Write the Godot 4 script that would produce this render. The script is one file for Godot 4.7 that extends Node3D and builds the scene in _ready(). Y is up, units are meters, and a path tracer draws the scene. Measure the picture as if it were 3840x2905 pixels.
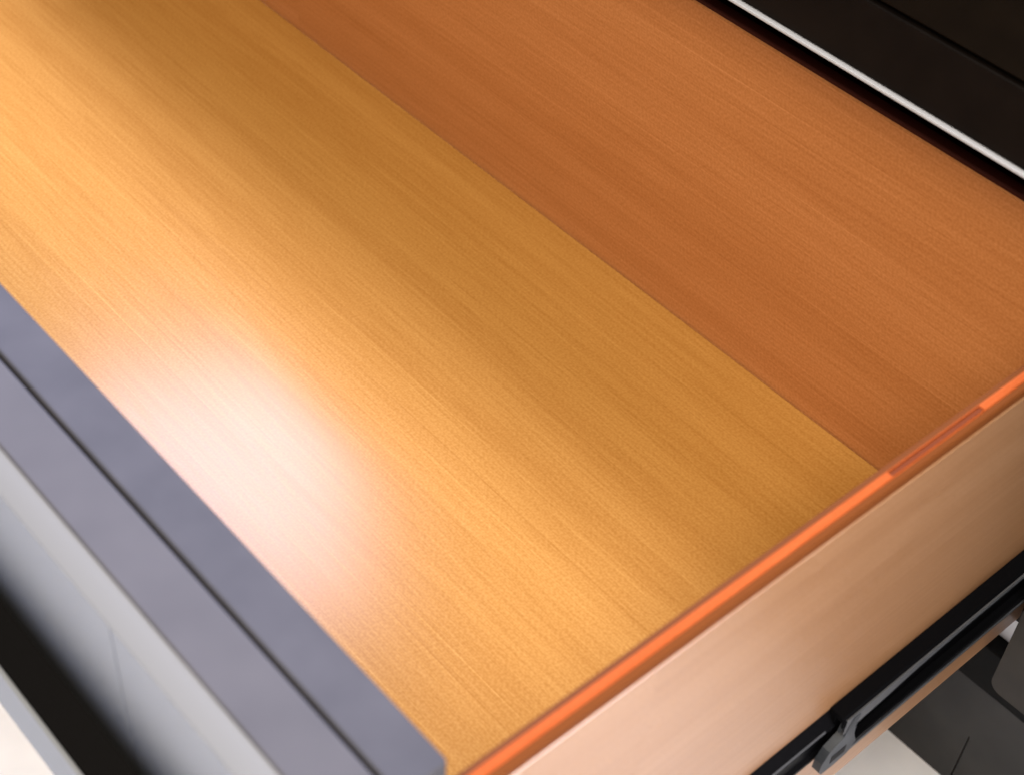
extends Node3D
# Close-up of an open wooden drawer in a dark cabinet. Everything is written in a
# working unit and brought to metres by UNIT; the floor lies at y = 0.
const UNIT := 0.8
const FLOOR := 0.5

var M := {}
var used := {}


func P(x: float, y: float, z: float) -> Vector3:
	return Vector3(x, y + FLOOR, z) * UNIT


# ---------------------------------------------------------------- mesh helpers
# three corners and their normals, wound clockwise as seen from outside
func tri(st: SurfaceTool, p: Array, n: Array, uv: Array) -> void:
	var order := [0, 1, 2]
	if (p[1] - p[0]).cross(p[2] - p[0]).dot(n[0] + n[1] + n[2]) > 0.0:
		order = [0, 2, 1]
	for k in order:
		st.set_normal(n[k])
		st.set_uv(uv[k])
		st.add_vertex(p[k])


func quad(st: SurfaceTool, p: Array, n: Array, uv: Array) -> void:
	tri(st, [p[0], p[1], p[2]], [n[0], n[1], n[2]], [uv[0], uv[1], uv[2]])
	tri(st, [p[0], p[2], p[3]], [n[0], n[2], n[3]], [uv[0], uv[2], uv[3]])


# texture coordinates in metres, u along the grain
func grain_uv(v: Vector3, grain: String) -> Vector2:
	if grain == "z":
		return Vector2(v.z, v.x + v.y)
	if grain == "y":
		return Vector2(v.y, v.x + v.z)
	return Vector2(v.x, v.z + v.y)


func fresh() -> SurfaceTool:
	var st := SurfaceTool.new()
	st.begin(Mesh.PRIMITIVE_TRIANGLES)
	return st


# a box with chamfered edges; limits in units
func add_box(st: SurfaceTool, x0: float, x1: float, y0: float, y1: float, z0: float, z1: float, c := 0.0012, grain := "x") -> void:
	var lo := P(minf(x0, x1), minf(y0, y1), minf(z0, z1))
	var hi := P(maxf(x0, x1), maxf(y0, y1), maxf(z0, z1))
	var mid := (lo + hi) / 2.0
	var h := (hi - lo) / 2.0
	c = minf(c * UNIT, minf(h.x, minf(h.y, h.z)) * 0.45)
	var corner := func(s: Vector3, axis: int) -> Vector3:
		var v := Vector3(h.x - c, h.y - c, h.z - c)
		v[axis] = h[axis]
		return mid + v * s
	for axis in 3:
		var b := (axis + 1) % 3
		var d := (axis + 2) % 3
		for s in [-1.0, 1.0]:
			var n := Vector3.ZERO
			n[axis] = s
			var pts := []
			for q in [[-1.0, -1.0], [1.0, -1.0], [1.0, 1.0], [-1.0, 1.0]]:
				var sg := Vector3.ZERO
				sg[axis] = s
				sg[b] = q[0]
				sg[d] = q[1]
				pts.append(corner.call(sg, axis))
			quad(st, pts, [n, n, n, n], pts.map(func(v): return grain_uv(v, grain)))
			# the chamfer shared with the next axis
			for t in [-1.0, 1.0]:
				var ends := []
				for u in [-1.0, 1.0]:
					var sg := Vector3.ZERO
					sg[axis] = s
					sg[b] = t
					sg[d] = u
					ends.append(sg)
				var e := [corner.call(ends[0], axis), corner.call(ends[1], axis), corner.call(ends[1], b), corner.call(ends[0], b)]
				var ne := Vector3.ZERO
				ne[axis] = s
				ne[b] = t
				ne = ne.normalized()
				quad(st, e, [ne, ne, ne, ne], e.map(func(v): return grain_uv(v, grain)))
	for sx in [-1.0, 1.0]:
		for sy in [-1.0, 1.0]:
			for sz in [-1.0, 1.0]:
				var sg := Vector3(sx, sy, sz)
				var n := sg.normalized()
				var p := [corner.call(sg, 0), corner.call(sg, 1), corner.call(sg, 2)]
				tri(st, p, [n, n, n], p.map(func(v): return grain_uv(v, grain)))


# a profile (closed, counter-clockwise or clockwise) drawn out along x or z; limits in units
func add_profile(st: SurfaceTool, prof: PackedVector2Array, axis: String, a: float, b: float, grain := "x", soft := 40.0) -> void:
	var n := prof.size()
	var area := 0.0
	for i in n:
		area += prof[i].cross(prof[(i + 1) % n])
	var side := 1.0 if area > 0.0 else -1.0
	var at := func(q: Vector2, t: float) -> Vector3:
		return P(t, q.y, q.x) if axis == "x" else P(q.x, q.y, t)
	var lift := func(q: Vector2) -> Vector3:
		return Vector3(0, q.y, q.x) if axis == "x" else Vector3(q.x, q.y, 0)
	var norms := []
	for i in n:
		var d := (prof[(i + 1) % n] - prof[i]).normalized()
		norms.append(Vector2(d.y, -d.x) * side)
	var limit := cos(deg_to_rad(soft))
	for i in n:
		var before: Vector2 = norms[(i + n - 1) % n]
		var after: Vector2 = norms[(i + 1) % n]
		var own: Vector2 = norms[i]
		var n0: Vector3 = lift.call((own + before).normalized() if own.dot(before) > limit else own)
		var n1: Vector3 = lift.call((own + after).normalized() if own.dot(after) > limit else own)
		var p := [at.call(prof[i], a), at.call(prof[(i + 1) % n], a), at.call(prof[(i + 1) % n], b), at.call(prof[i], b)]
		quad(st, p, [n0, n1, n1, n0], p.map(func(v): return grain_uv(v, grain)))
	var faces := Geometry2D.triangulate_polygon(prof)
	for t in [a, b]:
		var away := (Vector3.RIGHT if axis == "x" else Vector3.BACK) * (signf(t - (a + b) / 2.0))
		for k in range(0, faces.size(), 3):
			var p := []
			for j in 3:
				p.append(at.call(prof[faces[k + j]], t))
			tri(st, p, [away, away, away], p.map(func(v): return grain_uv(v, grain)))


# a rectangular slab with upright corners of radius rc and a rounded top edge of radius r
func add_slab(st: SurfaceTool, x0: float, x1: float, z0: float, z1: float, y0: float, y1: float, rc: float, r: float, grain := "x") -> void:
	var ring := func(inset: float, y: float) -> Array:
		var pts := []
		var rad := maxf(rc - inset, 0.0002)
		var cs := [Vector2(x1 - rc, z1 - rc), Vector2(x0 + rc, z1 - rc), Vector2(x0 + rc, z0 + rc), Vector2(x1 - rc, z0 + rc)]
		if rc < inset:
			cs = [Vector2(x1 - inset, z1 - inset), Vector2(x0 + inset, z1 - inset), Vector2(x0 + inset, z0 + inset), Vector2(x1 - inset, z0 + inset)]
		for q in 4:
			for k in 7:
				var an := PI / 2.0 * (q + k / 6.0)
				var v: Vector2 = cs[q] + Vector2(cos(an), sin(an)) * rad
				pts.append([P(v.x, y, v.y), Vector3(cos(an), 0, sin(an))])
		return pts
	var rings := [[ring.call(0.0, y0), 0.0]]
	for k in 6:
		var an := PI / 2.0 * k / 5.0
		rings.append([ring.call(r * (1.0 - cos(an)), y1 - r + r * sin(an)), an])
	for i in rings.size() - 1:
		var lower: Array = rings[i][0]
		var upper: Array = rings[i + 1][0]
		for k in lower.size():
			var m := (k + 1) % lower.size()
			var nn := []
			for w in [[lower[k], rings[i][1]], [lower[m], rings[i][1]], [upper[m], rings[i + 1][1]], [upper[k], rings[i + 1][1]]]:
				nn.append((w[0][1] * cos(w[1]) + Vector3.UP * sin(w[1])).normalized())
			var p := [lower[k][0], lower[m][0], upper[m][0], upper[k][0]]
			quad(st, p, nn, p.map(func(v): return grain_uv(v, grain)))
	for w in [[rings[-1][0], Vector3.UP], [rings[0][0], Vector3.DOWN]]:
		var pts: Array = w[0]
		var c := Vector3.ZERO
		for v in pts:
			c += v[0] / pts.size()
		for k in pts.size():
			var p := [c, pts[k][0], pts[(k + 1) % pts.size()][0]]
			tri(st, p, [w[1], w[1], w[1]], p.map(func(v): return grain_uv(v, grain)))


# ---------------------------------------------------------------- naming helpers
func numbered(called: String) -> String:
	used[called] = used.get(called, -1) + 1
	return called if used[called] == 0 else "%s_%03d" % [called, used[called]]


func put(called: String, st: SurfaceTool, mat: Material, parent: Node = self) -> MeshInstance3D:
	var o := MeshInstance3D.new()
	o.name = numbered(called)
	var origin: Vector3 = parent.position if parent != self and parent is Node3D and parent.get_parent() == self else Vector3.ZERO
	st.set_material(mat)
	o.mesh = st.commit()
	o.position = -origin if not (parent is MeshInstance3D) else Vector3.ZERO
	o.cast_shadow = GeometryInstance3D.SHADOW_CASTING_SETTING_ON
	parent.add_child(o, true)
	return o


func thing(called: String, label: String, category: String, at := Vector3.ZERO, group := "") -> Node3D:
	var o := Node3D.new()
	o.name = numbered(called)
	o.position = at
	add_child(o, true)
	tag(o, label, category, group)
	return o


func tag(o: Node, label: String, category: String, group := "") -> void:
	o.set_meta("label", label)
	o.set_meta("category", category)
	if group:
		o.set_meta("group", group)


func box_part(called: String, parent: Node, mat: Material, x0: float, x1: float, y0: float, y1: float, z0: float, z1: float, c := 0.0012, grain := "x") -> MeshInstance3D:
	var st := fresh()
	add_box(st, x0, x1, y0, y1, z0, z1, c, grain)
	return put(called, st, mat, parent)


# ---------------------------------------------------------------- materials
func noise_map(w: int, h: int, freq: float, seed_no: int, to_w: int, to_h: int, kind := FastNoiseLite.TYPE_SIMPLEX_SMOOTH, octaves := 1) -> PackedByteArray:
	var f := FastNoiseLite.new()
	f.seed = seed_no
	f.noise_type = kind
	f.frequency = freq
	f.fractal_type = FastNoiseLite.FRACTAL_FBM if octaves > 1 else FastNoiseLite.FRACTAL_NONE
	f.fractal_octaves = octaves
	var im := f.get_image(w, h)
	im.convert(Image.FORMAT_L8)
	if w != to_w or h != to_h:
		im.resize(to_w, to_h, Image.INTERPOLATE_CUBIC)
	return im.get_data()


# fine straight veneer: streaks along u, short pores, faint long lines and flecks
func veneer_images() -> Array:
	var w := 2048
	var h := 1024
	var broad := noise_map(10, 128, 0.11, 11, w, h)
	var mid := noise_map(16, 512, 0.35, 12, w, h)
	var fine := noise_map(56, 1024, 0.45, 13, w, h)
	var pore := noise_map(420, 1024, 0.9, 14, w, h, FastNoiseLite.TYPE_VALUE)
	var fleck := noise_map(w, h, 0.21, 15, w, h)
	var rng := RandomNumberGenerator.new()
	rng.seed = 77
	# long thin lines, each a run of one row with soft ends
	var lines := PackedFloat32Array()
	lines.resize(w * h)
	for k in 330:
		var y := rng.randi_range(1, h - 2)
		var x := rng.randi_range(0, w - 1)
		var run := rng.randi_range(200, 1500)
		var power := rng.randf_range(-16.0, 15.0)
		for i in run:
			var at := y * w + (x + i) % w
			var soft := power * sin(PI * i / run)
			lines[at] += soft
			lines[at + w] += soft * (0.9 if absf(power) > 7.0 else 0.4)
	# dust and tiny bare flecks
	for k in 900:
		var at := rng.randi_range(0, h - 2) * w + rng.randi_range(0, w - 4)
		var power := rng.randf_range(-22.0, 34.0)
		for i in rng.randi_range(1, 3):
			lines[at + i] += power
	var col := PackedByteArray()
	col.resize(w * h * 3)
	var rough := PackedByteArray()
	rough.resize(w * h)
	var r_of := PackedByteArray()
	var g_of := PackedByteArray()
	var b_of := PackedByteArray()
	for i in 256:
		var v := 0.86 + (i - 128) / 128.0 * 0.14
		r_of.append(int(clampf(pow(v, 0.8) * 255.0, 0, 255)))
		g_of.append(int(clampf(pow(v, 1.15) * 255.0, 0, 255)))
		b_of.append(int(clampf(pow(v, 1.7) * 255.0, 0, 255)))
	for i in w * h:
		var s := 128.0 + (broad[i] - 128) * 0.20 + (mid[i] - 128) * 0.20 + (fine[i] - 128) * 0.20 + (fleck[i] - 128) * 0.34 + lines[i] * 2.4
		if pore[i] < 46:
			s -= (46 - pore[i]) * 0.55
		var t := clampi(int(s), 0, 255)
		col[i * 3] = r_of[t]
		col[i * 3 + 1] = g_of[t]
		col[i * 3 + 2] = b_of[t]
		rough[i] = clampi(int(128.0 + (fine[i] - 128) * 0.16 + (fleck[i] - 128) * 0.1 - (t - 128) * 0.12), 0, 255)
	return [Image.create_from_data(w, h, false, Image.FORMAT_RGB8, col), Image.create_from_data(w, h, false, Image.FORMAT_L8, rough)]


func lin(r: float, g: float, b: float) -> Color:
	return Color(r, g, b).linear_to_srgb()


func plain(r: float, g: float, b: float, rough: float, spec := 0.5) -> StandardMaterial3D:
	var m := StandardMaterial3D.new()
	m.albedo_color = lin(r, g, b)
	m.roughness = rough
	m.metallic_specular = spec
	return m


# soft blotches for painted and floor surfaces
func mottled(r: float, g: float, b: float, rough: float, spec: float, amount: float, size: float, seed_no: int, octaves := 3) -> StandardMaterial3D:
	var m := plain(r, g, b, rough, spec)
	var im := FastNoiseLite.new()
	im.seed = seed_no
	im.frequency = size
	im.fractal_octaves = octaves
	var src := im.get_seamless_image(512, 512)
	src.convert(Image.FORMAT_L8)
	var data := src.get_data()
	var out := PackedByteArray()
	out.resize(data.size() * 3)
	for i in data.size():
		var v := 1.0 - amount * (1.0 - data[i] / 255.0)
		out[i * 3] = int(255 * pow(v, 1.05))
		out[i * 3 + 1] = int(255 * v)
		out[i * 3 + 2] = int(255 * pow(v, 0.92))
	m.albedo_texture = ImageTexture.create_from_image(Image.create_from_data(512, 512, false, Image.FORMAT_RGB8, out))
	m.uv1_scale = Vector3(4, 4, 4)
	return m


func make_materials() -> void:
	var v := veneer_images()
	var tex := ImageTexture.create_from_image(v[0])
	var rtex := ImageTexture.create_from_image(v[1])
	var wood := func(r: float, g: float, b: float, rough: float, spec: float, off: Vector3, scale := Vector3(0.92, 1.85, 1)) -> StandardMaterial3D:
		var m := plain(r, g, b, rough, spec)
		m.albedo_texture = tex
		m.roughness_texture = rtex
		m.roughness_texture_channel = BaseMaterial3D.TEXTURE_CHANNEL_RED
		m.uv1_scale = scale
		m.uv1_offset = off
		m.heightmap_enabled = true
		m.heightmap_texture = rtex
		m.heightmap_scale = 0.003
		return m
	M.bottom = wood.call(0.485, 0.254, 0.066, 0.375, 0.13, Vector3(0.2, 0.6, 0))
	M.back = wood.call(0.56, 0.247, 0.089, 0.9, 0.3, Vector3(0.95, 0.8, 0))
	M.side = wood.call(0.355, 0.200, 0.103, 0.66, 0.6, Vector3(0.3, 0.11, 0))
	M.band = wood.call(0.43, 0.105, 0.030, 0.8, 0.12, Vector3(0.3, 0.4, 0), Vector3(1.6, 3.0, 1))
	M.shoulder_shade = plain(0.12, 0.036, 0.009, 0.5, 0.12)
	M.painted_reflection = plain(0.13, 0.034, 0.013, 0.7, 0.1)
	M.slate = mottled(0.069, 0.068, 0.074, 0.65, 0.16, 0.08, 0.012, 5)
	M.lilac = mottled(0.084, 0.081, 0.084, 0.65, 0.16, 0.07, 0.008, 6)
	M.shaded_edge = plain(0.035, 0.006, 0.003, 0.6, 0.25)
	M.groove = plain(0.02, 0.02, 0.03, 0.7, 0.3)
	M.silver = plain(0.245, 0.256, 0.275, 0.5, 0.4)
	M.brushed = plain(0.25, 0.258, 0.262, 0.30, 0.5)
	M.brushed.metallic = 1.0
	M.ledge = plain(0.0045, 0.0042, 0.0042, 0.6, 0.18)
	M.nose = plain(0.23, 0.245, 0.262, 0.5, 0.4)
	M.rail = plain(0.0022, 0.0022, 0.0026, 0.45, 0.12)
	M.steel = plain(0.05, 0.052, 0.055, 0.45, 0.4)
	M.steel_dark = plain(0.035, 0.037, 0.040, 0.4, 0.4)
	M.bracket = mottled(0.038, 0.043, 0.048, 0.5, 0.4, 0.4, 0.02, 8)
	M.dark_front = mottled(0.006, 0.0042, 0.0032, 0.5, 0.2, 0.25, 0.01, 9)
	M.brown_front = mottled(0.007, 0.0048, 0.0028, 0.55, 0.2, 0.25, 0.01, 10)
	M.carcass = plain(0.010, 0.008, 0.007, 0.7, 0.2)
	M.trim = plain(0.44, 0.455, 0.485, 0.35, 0.5)
	M.taupe = mottled(0.022, 0.018, 0.013, 0.55, 0.3, 0.2, 0.01, 20)
	M.plinth = mottled(0.029, 0.028, 0.027, 0.5, 0.4, 0.25, 0.006, 21)
	M.pale = plain(0.62, 0.62, 0.61, 0.6, 0.4)
	M.black = plain(0.006, 0.006, 0.006, 0.6, 0.2)
	M.floor = mottled(0.86, 0.90, 0.95, 0.4, 0.45, 0.03, 0.01, 22)


func _ready() -> void:
	# ------------------------------------------------------------ camera, light, exposure
	var cam := Camera3D.new()
	cam.name = "camera"
	cam.fov = 27.21
	cam.near = 0.02
	cam.far = 60.0
	cam.transform = Transform3D(Basis(Vector3(0.65670707, 0.05808907, -0.75190524), Vector3(-0.56005068, 0.7052781, -0.43465622), Vector3(0.50505352, 0.70654686, 0.49569394)).orthonormalized(), P(0, 1, 0))
	var lens := CameraAttributesPhysical.new()
	lens.frustum_focal_length = 12.0 / tan(deg_to_rad(27.21 / 2.0))
	lens.frustum_focus_distance = 1.05
	lens.exposure_aperture = 7.5
	cam.attributes = lens
	add_child(cam)
	cam.current = true

	var we := WorldEnvironment.new()
	we.name = "surroundings"
	var env := Environment.new()
	env.background_mode = Environment.BG_COLOR
	env.background_color = lin(0.25, 0.243, 0.235)
	env.tonemap_mode = Environment.TONE_MAPPER_LINEAR
	env.tonemap_exposure = 1.0
	env.sdfgi_enabled = true
	env.ssao_enabled = true
	env.ssil_enabled = true
	we.environment = env
	add_child(we)

	area("window_light", P(-2.69, 2.53, -1.52), P(-0.70, 0, -0.45), Vector2(0.62, 0.6), 22.8, Color(0.81, 0.835, 1.0))
	area("room_fill_light", P(0.36, 2.5, 0.85), P(-0.5, 0, -0.5), Vector2(1.1, 1.1), 7.9, Color(1.0, 0.94, 0.87))  # unseen soft fill added from the camera side
	area("side_fill_light", P(2.5, 0.95, -1.42), P(-0.29, 0.1, -0.45), Vector2(0.8, 0.8), 9.6, Color(0.98, 0.95, 0.985))  # unseen fill added for the outer side panel, stronger at the front

	area("corner_fill_light", P(0.3, 1.7, -0.6), P(-0.25, 0, -0.65), Vector2(0.3, 0.3), 0.85, Color(0.95, 0.97, 1.0))  # unseen fill added to lift the right rear corner and the floor

	make_materials()
	build_floor()
	build_cabinet()
	build_drawer()
	build_slide()


func area(called: String, from: Vector3, to: Vector3, size: Vector2, energy: float, tint: Color) -> void:
	var l := AreaLight3D.new()
	l.name = called
	l.area_size = size
	l.area_normalize_energy = true
	l.light_energy = energy
	l.light_color = tint
	l.area_range = 12.0
	l.shadow_enabled = true
	add_child(l)
	l.look_at_from_position(from, to, Vector3.UP)


func build_floor() -> void:
	var st := fresh()
	add_box(st, -6.0, 6.0, -0.56, -0.5, -6.0, 6.0, 0.001)
	var f := put("floor", st, M.floor)
	f.set_meta("kind", "structure")


func build_cabinet() -> void:
	var c := thing("cabinet", "dark kitchen cabinet carcass that the wooden drawer slides out of", "cabinet", P(-1.0, -0.5, -1.3))
	box_part("side_panel", c, M.carcass, -0.266, -0.250, -0.074, 0.50, -1.62, -0.868)
	box_part("side_panel", c, M.carcass, -1.79, -1.772, -0.074, 0.50, -1.62, -0.868)
	box_part("back_panel", c, M.carcass, -1.79, 0.55, -0.074, 0.63, -1.64, -1.622)
	box_part("bottom_panel", c, M.carcass, -1.771, -0.269, -0.082, -0.064, -1.62, -0.915)
	box_part("divider", c, M.carcass, -1.771, -0.269, 0.376, 0.394, -1.62, -0.915)
	box_part("worktop", c, M.carcass, -1.82, 0.56, 0.502, 0.525, -1.66, -0.825, 0.003)
	# recessed base below the drawers: grey boards, a black strip and a pale board above it
	var board := fresh()
	add_profile(board, PackedVector2Array([Vector2(-1.78, -0.4995), Vector2(-0.3270, -0.4995), Vector2(-0.3270, -0.413), Vector2(-0.3262, -0.4105), Vector2(-0.3254, -0.413), Vector2(-0.3254, -0.4995), Vector2(0.55, -0.4995), Vector2(0.55, -0.334), Vector2(-1.78, -0.334)]), "z", -1.06, -1.03)
	put("plinth_board", board, M.plinth, c)
	box_part("plinth_backing", c, M.black, -1.78, 0.55, -0.499, -0.336, -1.075, -1.061)
	box_part("black_strip", c, M.black, -1.78, 0.55, -0.3335, -0.275, -1.07, -1.029)
	box_part("pale_board", c, M.pale, -1.78, 0.55, -0.2745, -0.076, -1.08, -1.05)

	# the closed fronts above the open drawer, with a pale metal strip under the lower one
	var d := thing("closed_drawer", "closed near-black drawer front with a thin white metal strip along its lower edge", "drawer", P(-1.03, 0.367, -0.85))
	box_part("drawer_front", d, M.dark_front, -1.79, -0.2745, 0.3712, 0.4255, -0.866, -0.8435, 0.001)
	box_part("trim_strip", d, M.trim, -1.79, -0.2745, 0.3678, 0.3707, -0.860, -0.8405, 0.0007)
	var e := thing("closed_drawer", "closed very dark brown front above the one with the white strip", "drawer", P(-1.03, 0.43, -0.85))
	box_part("drawer_front", e, M.brown_front, -1.79, -0.2745, 0.4300, 0.499, -0.866, -0.8435, 0.001)

	# the neighbouring door, rounded at its lower left corner
	var g := thing("neighbour_cabinet", "cabinet with a dark taupe door, rounded at its lower corner, right of the open drawer", "cabinet", P(0.1, -0.08, -0.85))
	var st := fresh()
	var prof := PackedVector2Array()
	for q in [[-0.2695 + 0.011, -0.0795 + 0.011, 0.011, PI], [0.53, -0.0765, 0.003, 1.5 * PI], [0.53, 0.496, 0.003, 0.0], [-0.2665, 0.496, 0.003, 0.5 * PI]]:
		for k in 7:
			var an: float = q[3] + PI / 2.0 * k / 6.0
			prof.append(Vector2(q[0] + q[2] * cos(an), q[1] + q[2] * sin(an)))
	add_profile(st, prof, "z", -0.8665, -0.840, "x")
	put("door", st, M.taupe, g)
	box_part("side_panel", g, M.carcass, 0.53, 0.548, -0.074, 0.50, -1.62, -0.868)
	box_part("bottom_panel", g, M.carcass, -0.249, 0.529, -0.074, -0.056, -1.62, -0.868)


func build_drawer() -> void:
	var d := thing("open_drawer", "open orange-brown wooden drawer with slate-grey front and bare veneer inside", "drawer", P(-1.0, -0.055, -0.55))
	# box: interior floor at 0, side and back tops at 0.3208
	box_part("bottom_panel", d, M.bottom, -1.742, -0.3052, -0.012, 0.0, -0.8846, -0.2685, 0.0003, "x")
	box_part("back_panel", d, M.back, -1.742, -0.3052, -0.012, 0.3165, -0.898, -0.886, 0.0012, "x")
	box_part("shaded_top_edge", d, M.shaded_edge, -1.742, -0.3052, 0.3166, 0.3208, -0.898, -0.8862, 0.0012, "x")  # rim of the back panel, shade of the gap painted into its colour
	for right in [true, false]:
		var xi := -0.305 if right else -1.7425
		var xo := -0.289 if right else -1.7585
		var s := box_part("side_panel", d, M.side, xi, xo, -0.055, 0.3130, -0.898, -0.2685, 0.0012, "z")
		s.set_meta("label", "veneered side panel with slide rail" if right else "far side panel")
		# rounded lacquered edging along the top, a dark strip towards the back painting a reflection
		var mid := (xi + xo) / 2.0
		var half := absf(xo - xi) / 2.0 - 0.0006
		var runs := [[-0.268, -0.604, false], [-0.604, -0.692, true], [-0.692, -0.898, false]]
		for r in runs:
			# core strip between two rounded-over shoulders, their darker reflection painted in
			var prof := PackedVector2Array([Vector2(mid - 0.0029, 0.3128), Vector2(mid - 0.0029, 0.3200), Vector2(mid - 0.0022, 0.3206)])
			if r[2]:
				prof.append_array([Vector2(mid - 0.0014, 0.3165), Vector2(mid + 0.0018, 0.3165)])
			prof.append_array([Vector2(mid + 0.0022, 0.3206), Vector2(mid + 0.0029, 0.3200), Vector2(mid + 0.0029, 0.3128)])
			var st := fresh()
			add_profile(st, prof, "z", r[0], r[1], "z", 40.0)
			put("edge_band", st, M.band, s)
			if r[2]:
				box_part("painted_reflection", s, M.painted_reflection, mid - 0.0013, mid + 0.0017, 0.3152, 0.3196, r[0] - 0.0001, r[1] + 0.0001, 0.0003, "z")
		for e in [-1.0, 1.0]:
			var a: float = mid + e * 0.0030
			var b: float = mid + e * half
			var strip := PackedVector2Array([Vector2(a, 0.3128), Vector2(a, 0.3198)])
			for k in 5:
				var an := PI / 2.0 * k / 4.0
				strip.append(Vector2(b - e * 0.0024 * (1.0 - sin(an)), 0.3172 + 0.0024 * cos(an)))
			strip.append(Vector2(b, 0.3128))
			var st := fresh()
			add_profile(st, strip, "z", -0.268, -0.898, "z", 40.0)
			put("shoulder_shade", st, M.shoulder_shade, s)

	# front: two slate cap rails with a dark joint between them, silver bevel, brushed face, black finger ledge
	var st_a := fresh()
	add_slab(st_a, -1.775, -0.2925, -0.2675, -0.2385, 0.06, 0.36, 0.0045, 0.0019)
	put("inner_cap", st_a, M.slate, d)
	var st_b := fresh()
	add_slab(st_b, -1.775, -0.2915, -0.2361, -0.2038, 0.06, 0.36, 0.004, 0.0018)
	put("outer_cap", st_b, M.lilac, d)
	box_part("joint", d, M.groove, -1.774, -0.294, 0.06, 0.3545, -0.2384, -0.2362, 0.0002)
	var bevel := fresh()
	add_profile(bevel, PackedVector2Array([Vector2(-0.2037, 0.3580), Vector2(-0.1922, 0.3462), Vector2(-0.1915, 0.3450), Vector2(-0.1913, 0.3438), Vector2(-0.2037, 0.3438)]), "x", -1.775, -0.2915)
	put("bevel_strip", bevel, M.silver, d)
	for k in 2:
		var lim := [[-1.775, -0.4655 - 0.0005], [-0.4655 + 0.0005, -0.2915]]
		box_part("face_plate", d, M.brushed, lim[k][0], lim[k][1], 0.2055, 0.3437, -0.2036, -0.1915, 0.00015)
	box_part("face_backing", d, M.groove, -0.4665, -0.4645, 0.206, 0.343, -0.2034, -0.1930, 0.0001)
	box_part("finger_ledge", d, M.ledge, -1.775, -0.2915, 0.1935, 0.205, -0.2036, -0.1685, 0.0008)
	box_part("ledge_nose", d, M.nose, -1.775, -0.2915, 0.155, 0.2052, -0.1684, -0.1655, 0.0008)
	box_part("lower_front", d, M.ledge, -1.775, -0.2915, 0.055, 0.1934, -0.2036, -0.1915, 0.0012)


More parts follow.
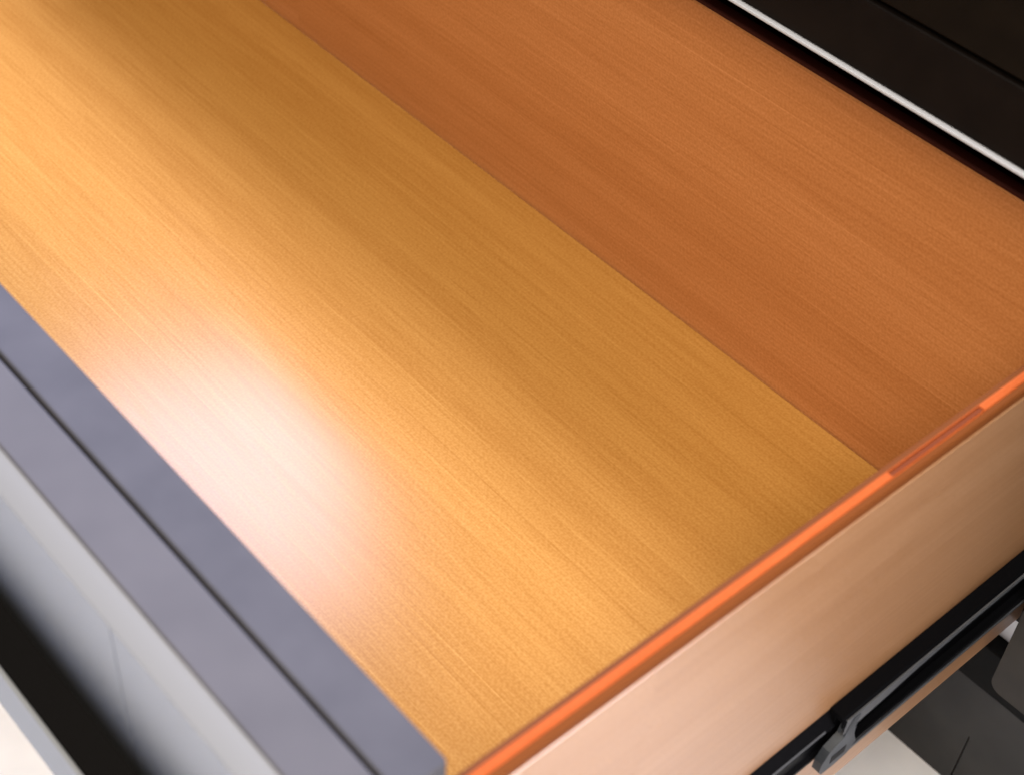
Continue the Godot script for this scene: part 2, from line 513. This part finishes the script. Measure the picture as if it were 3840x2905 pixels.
func build_slide() -> void:
	var s := thing("drawer_slide", "black telescopic drawer slide with grey end bracket on the drawer's right side", "drawer slide", P(-0.282, 0.02, -0.9))
	# inner member, on the drawer side, running forward past the bracket
	var inner := fresh()
	add_profile(inner, PackedVector2Array([Vector2(-0.2888, 0.0775), Vector2(-0.2832, 0.0675), Vector2(-0.2820, 0.0655), Vector2(-0.2818, 0.0635), Vector2(-0.2850, 0.0620), Vector2(-0.2850, 0.0390), Vector2(-0.2822, 0.0370), Vector2(-0.2822, 0.0335), Vector2(-0.2835, 0.0320), Vector2(-0.2888, 0.0310)]), "z", -0.30, -0.616, "z")
	put("inner_member", inner, M.rail, s)
	var bead := fresh()
	add_profile(bead, PackedVector2Array([Vector2(-0.2826, 0.0668), Vector2(-0.2819, 0.0663), Vector2(-0.2815, 0.0652), Vector2(-0.2820, 0.0647)]), "z", -0.30, -0.606, "z")
	put("rolled_edge", bead, M.steel_dark, s)
	# outer member: a channel with two rolled lips
	var outer := fresh()
	add_profile(outer, PackedVector2Array([Vector2(-0.2886, 0.080), Vector2(-0.2772, 0.0795), Vector2(-0.2758, 0.0780), Vector2(-0.2750, 0.0760), Vector2(-0.2750, 0.0690), Vector2(-0.2768, 0.0690), Vector2(-0.2775, 0.0745), Vector2(-0.2830, 0.0745), Vector2(-0.2830, 0.0275), Vector2(-0.2775, 0.0275), Vector2(-0.2768, 0.0320), Vector2(-0.2750, 0.0320), Vector2(-0.2750, 0.0240), Vector2(-0.2765, 0.0222), Vector2(-0.2886, 0.0215)]), "z", -0.615, -1.45, "z")
	put("outer_member", outer, M.rail, s)
	# upper lip, flared towards its front end; lower lip straight
	var lip := fresh()
	var cuts := [-0.617, -0.66, -0.70, -0.76, -1.44]
	var drop := [0.0600, 0.0640, 0.0690, 0.0720, 0.0728]
	for k in 4:
		for f in [[-0.2744, 1.0], [-0.2762, -1.0]]:
			var p := [P(f[0], 0.0772, cuts[k]), P(f[0], 0.0772, cuts[k + 1]), P(f[0], drop[k + 1], cuts[k + 1]), P(f[0], drop[k], cuts[k])]
			var n := Vector3(f[1], 0, 0)
			quad(lip, p, [n, n, n, n], p.map(func(v): return grain_uv(v, "z")))
		var top := [P(-0.2744, 0.0772, cuts[k]), P(-0.2744, 0.0772, cuts[k + 1]), P(-0.2762, 0.0772, cuts[k + 1]), P(-0.2762, 0.0772, cuts[k])]
		quad(lip, top, [Vector3.UP, Vector3.UP, Vector3.UP, Vector3.UP], top.map(func(v): return grain_uv(v, "z")))
		var low := [P(-0.2744, drop[k], cuts[k]), P(-0.2744, drop[k + 1], cuts[k + 1]), P(-0.2762, drop[k + 1], cuts[k + 1]), P(-0.2762, drop[k], cuts[k])]
		quad(lip, low, [Vector3.DOWN, Vector3.DOWN, Vector3.DOWN, Vector3.DOWN], low.map(func(v): return grain_uv(v, "z")))
	put("lip", lip, M.steel, s)
	box_part("lip", s, M.steel_dark, -0.2762, -0.2744, 0.0228, 0.0268, -0.617, -1.44, 0.0006, "z")
	# stamped end bracket: plate with a tongue, and a dark punched hole
	var br := fresh()
	add_profile(br, PackedVector2Array([Vector2(-0.6005, 0.0400), Vector2(-0.6000, 0.0300), Vector2(-0.6045, 0.0235), Vector2(-0.6180, 0.0225), Vector2(-0.6320, 0.0240), Vector2(-0.6390, 0.0330), Vector2(-0.6330, 0.0480), Vector2(-0.6310, 0.0610), Vector2(-0.6320, 0.0740), Vector2(-0.6250, 0.0745), Vector2(-0.6215, 0.0660), Vector2(-0.6195, 0.0560), Vector2(-0.6130, 0.0530), Vector2(-0.6060, 0.0500)]), "x", -0.2805, -0.2738, "z", 20.0)
	put("end_bracket", br, M.bracket, s)
	box_part("bracket_hole", s, M.black, -0.2744, -0.2735, 0.0310, 0.0400, -0.627, -0.611, 0.003, "z")
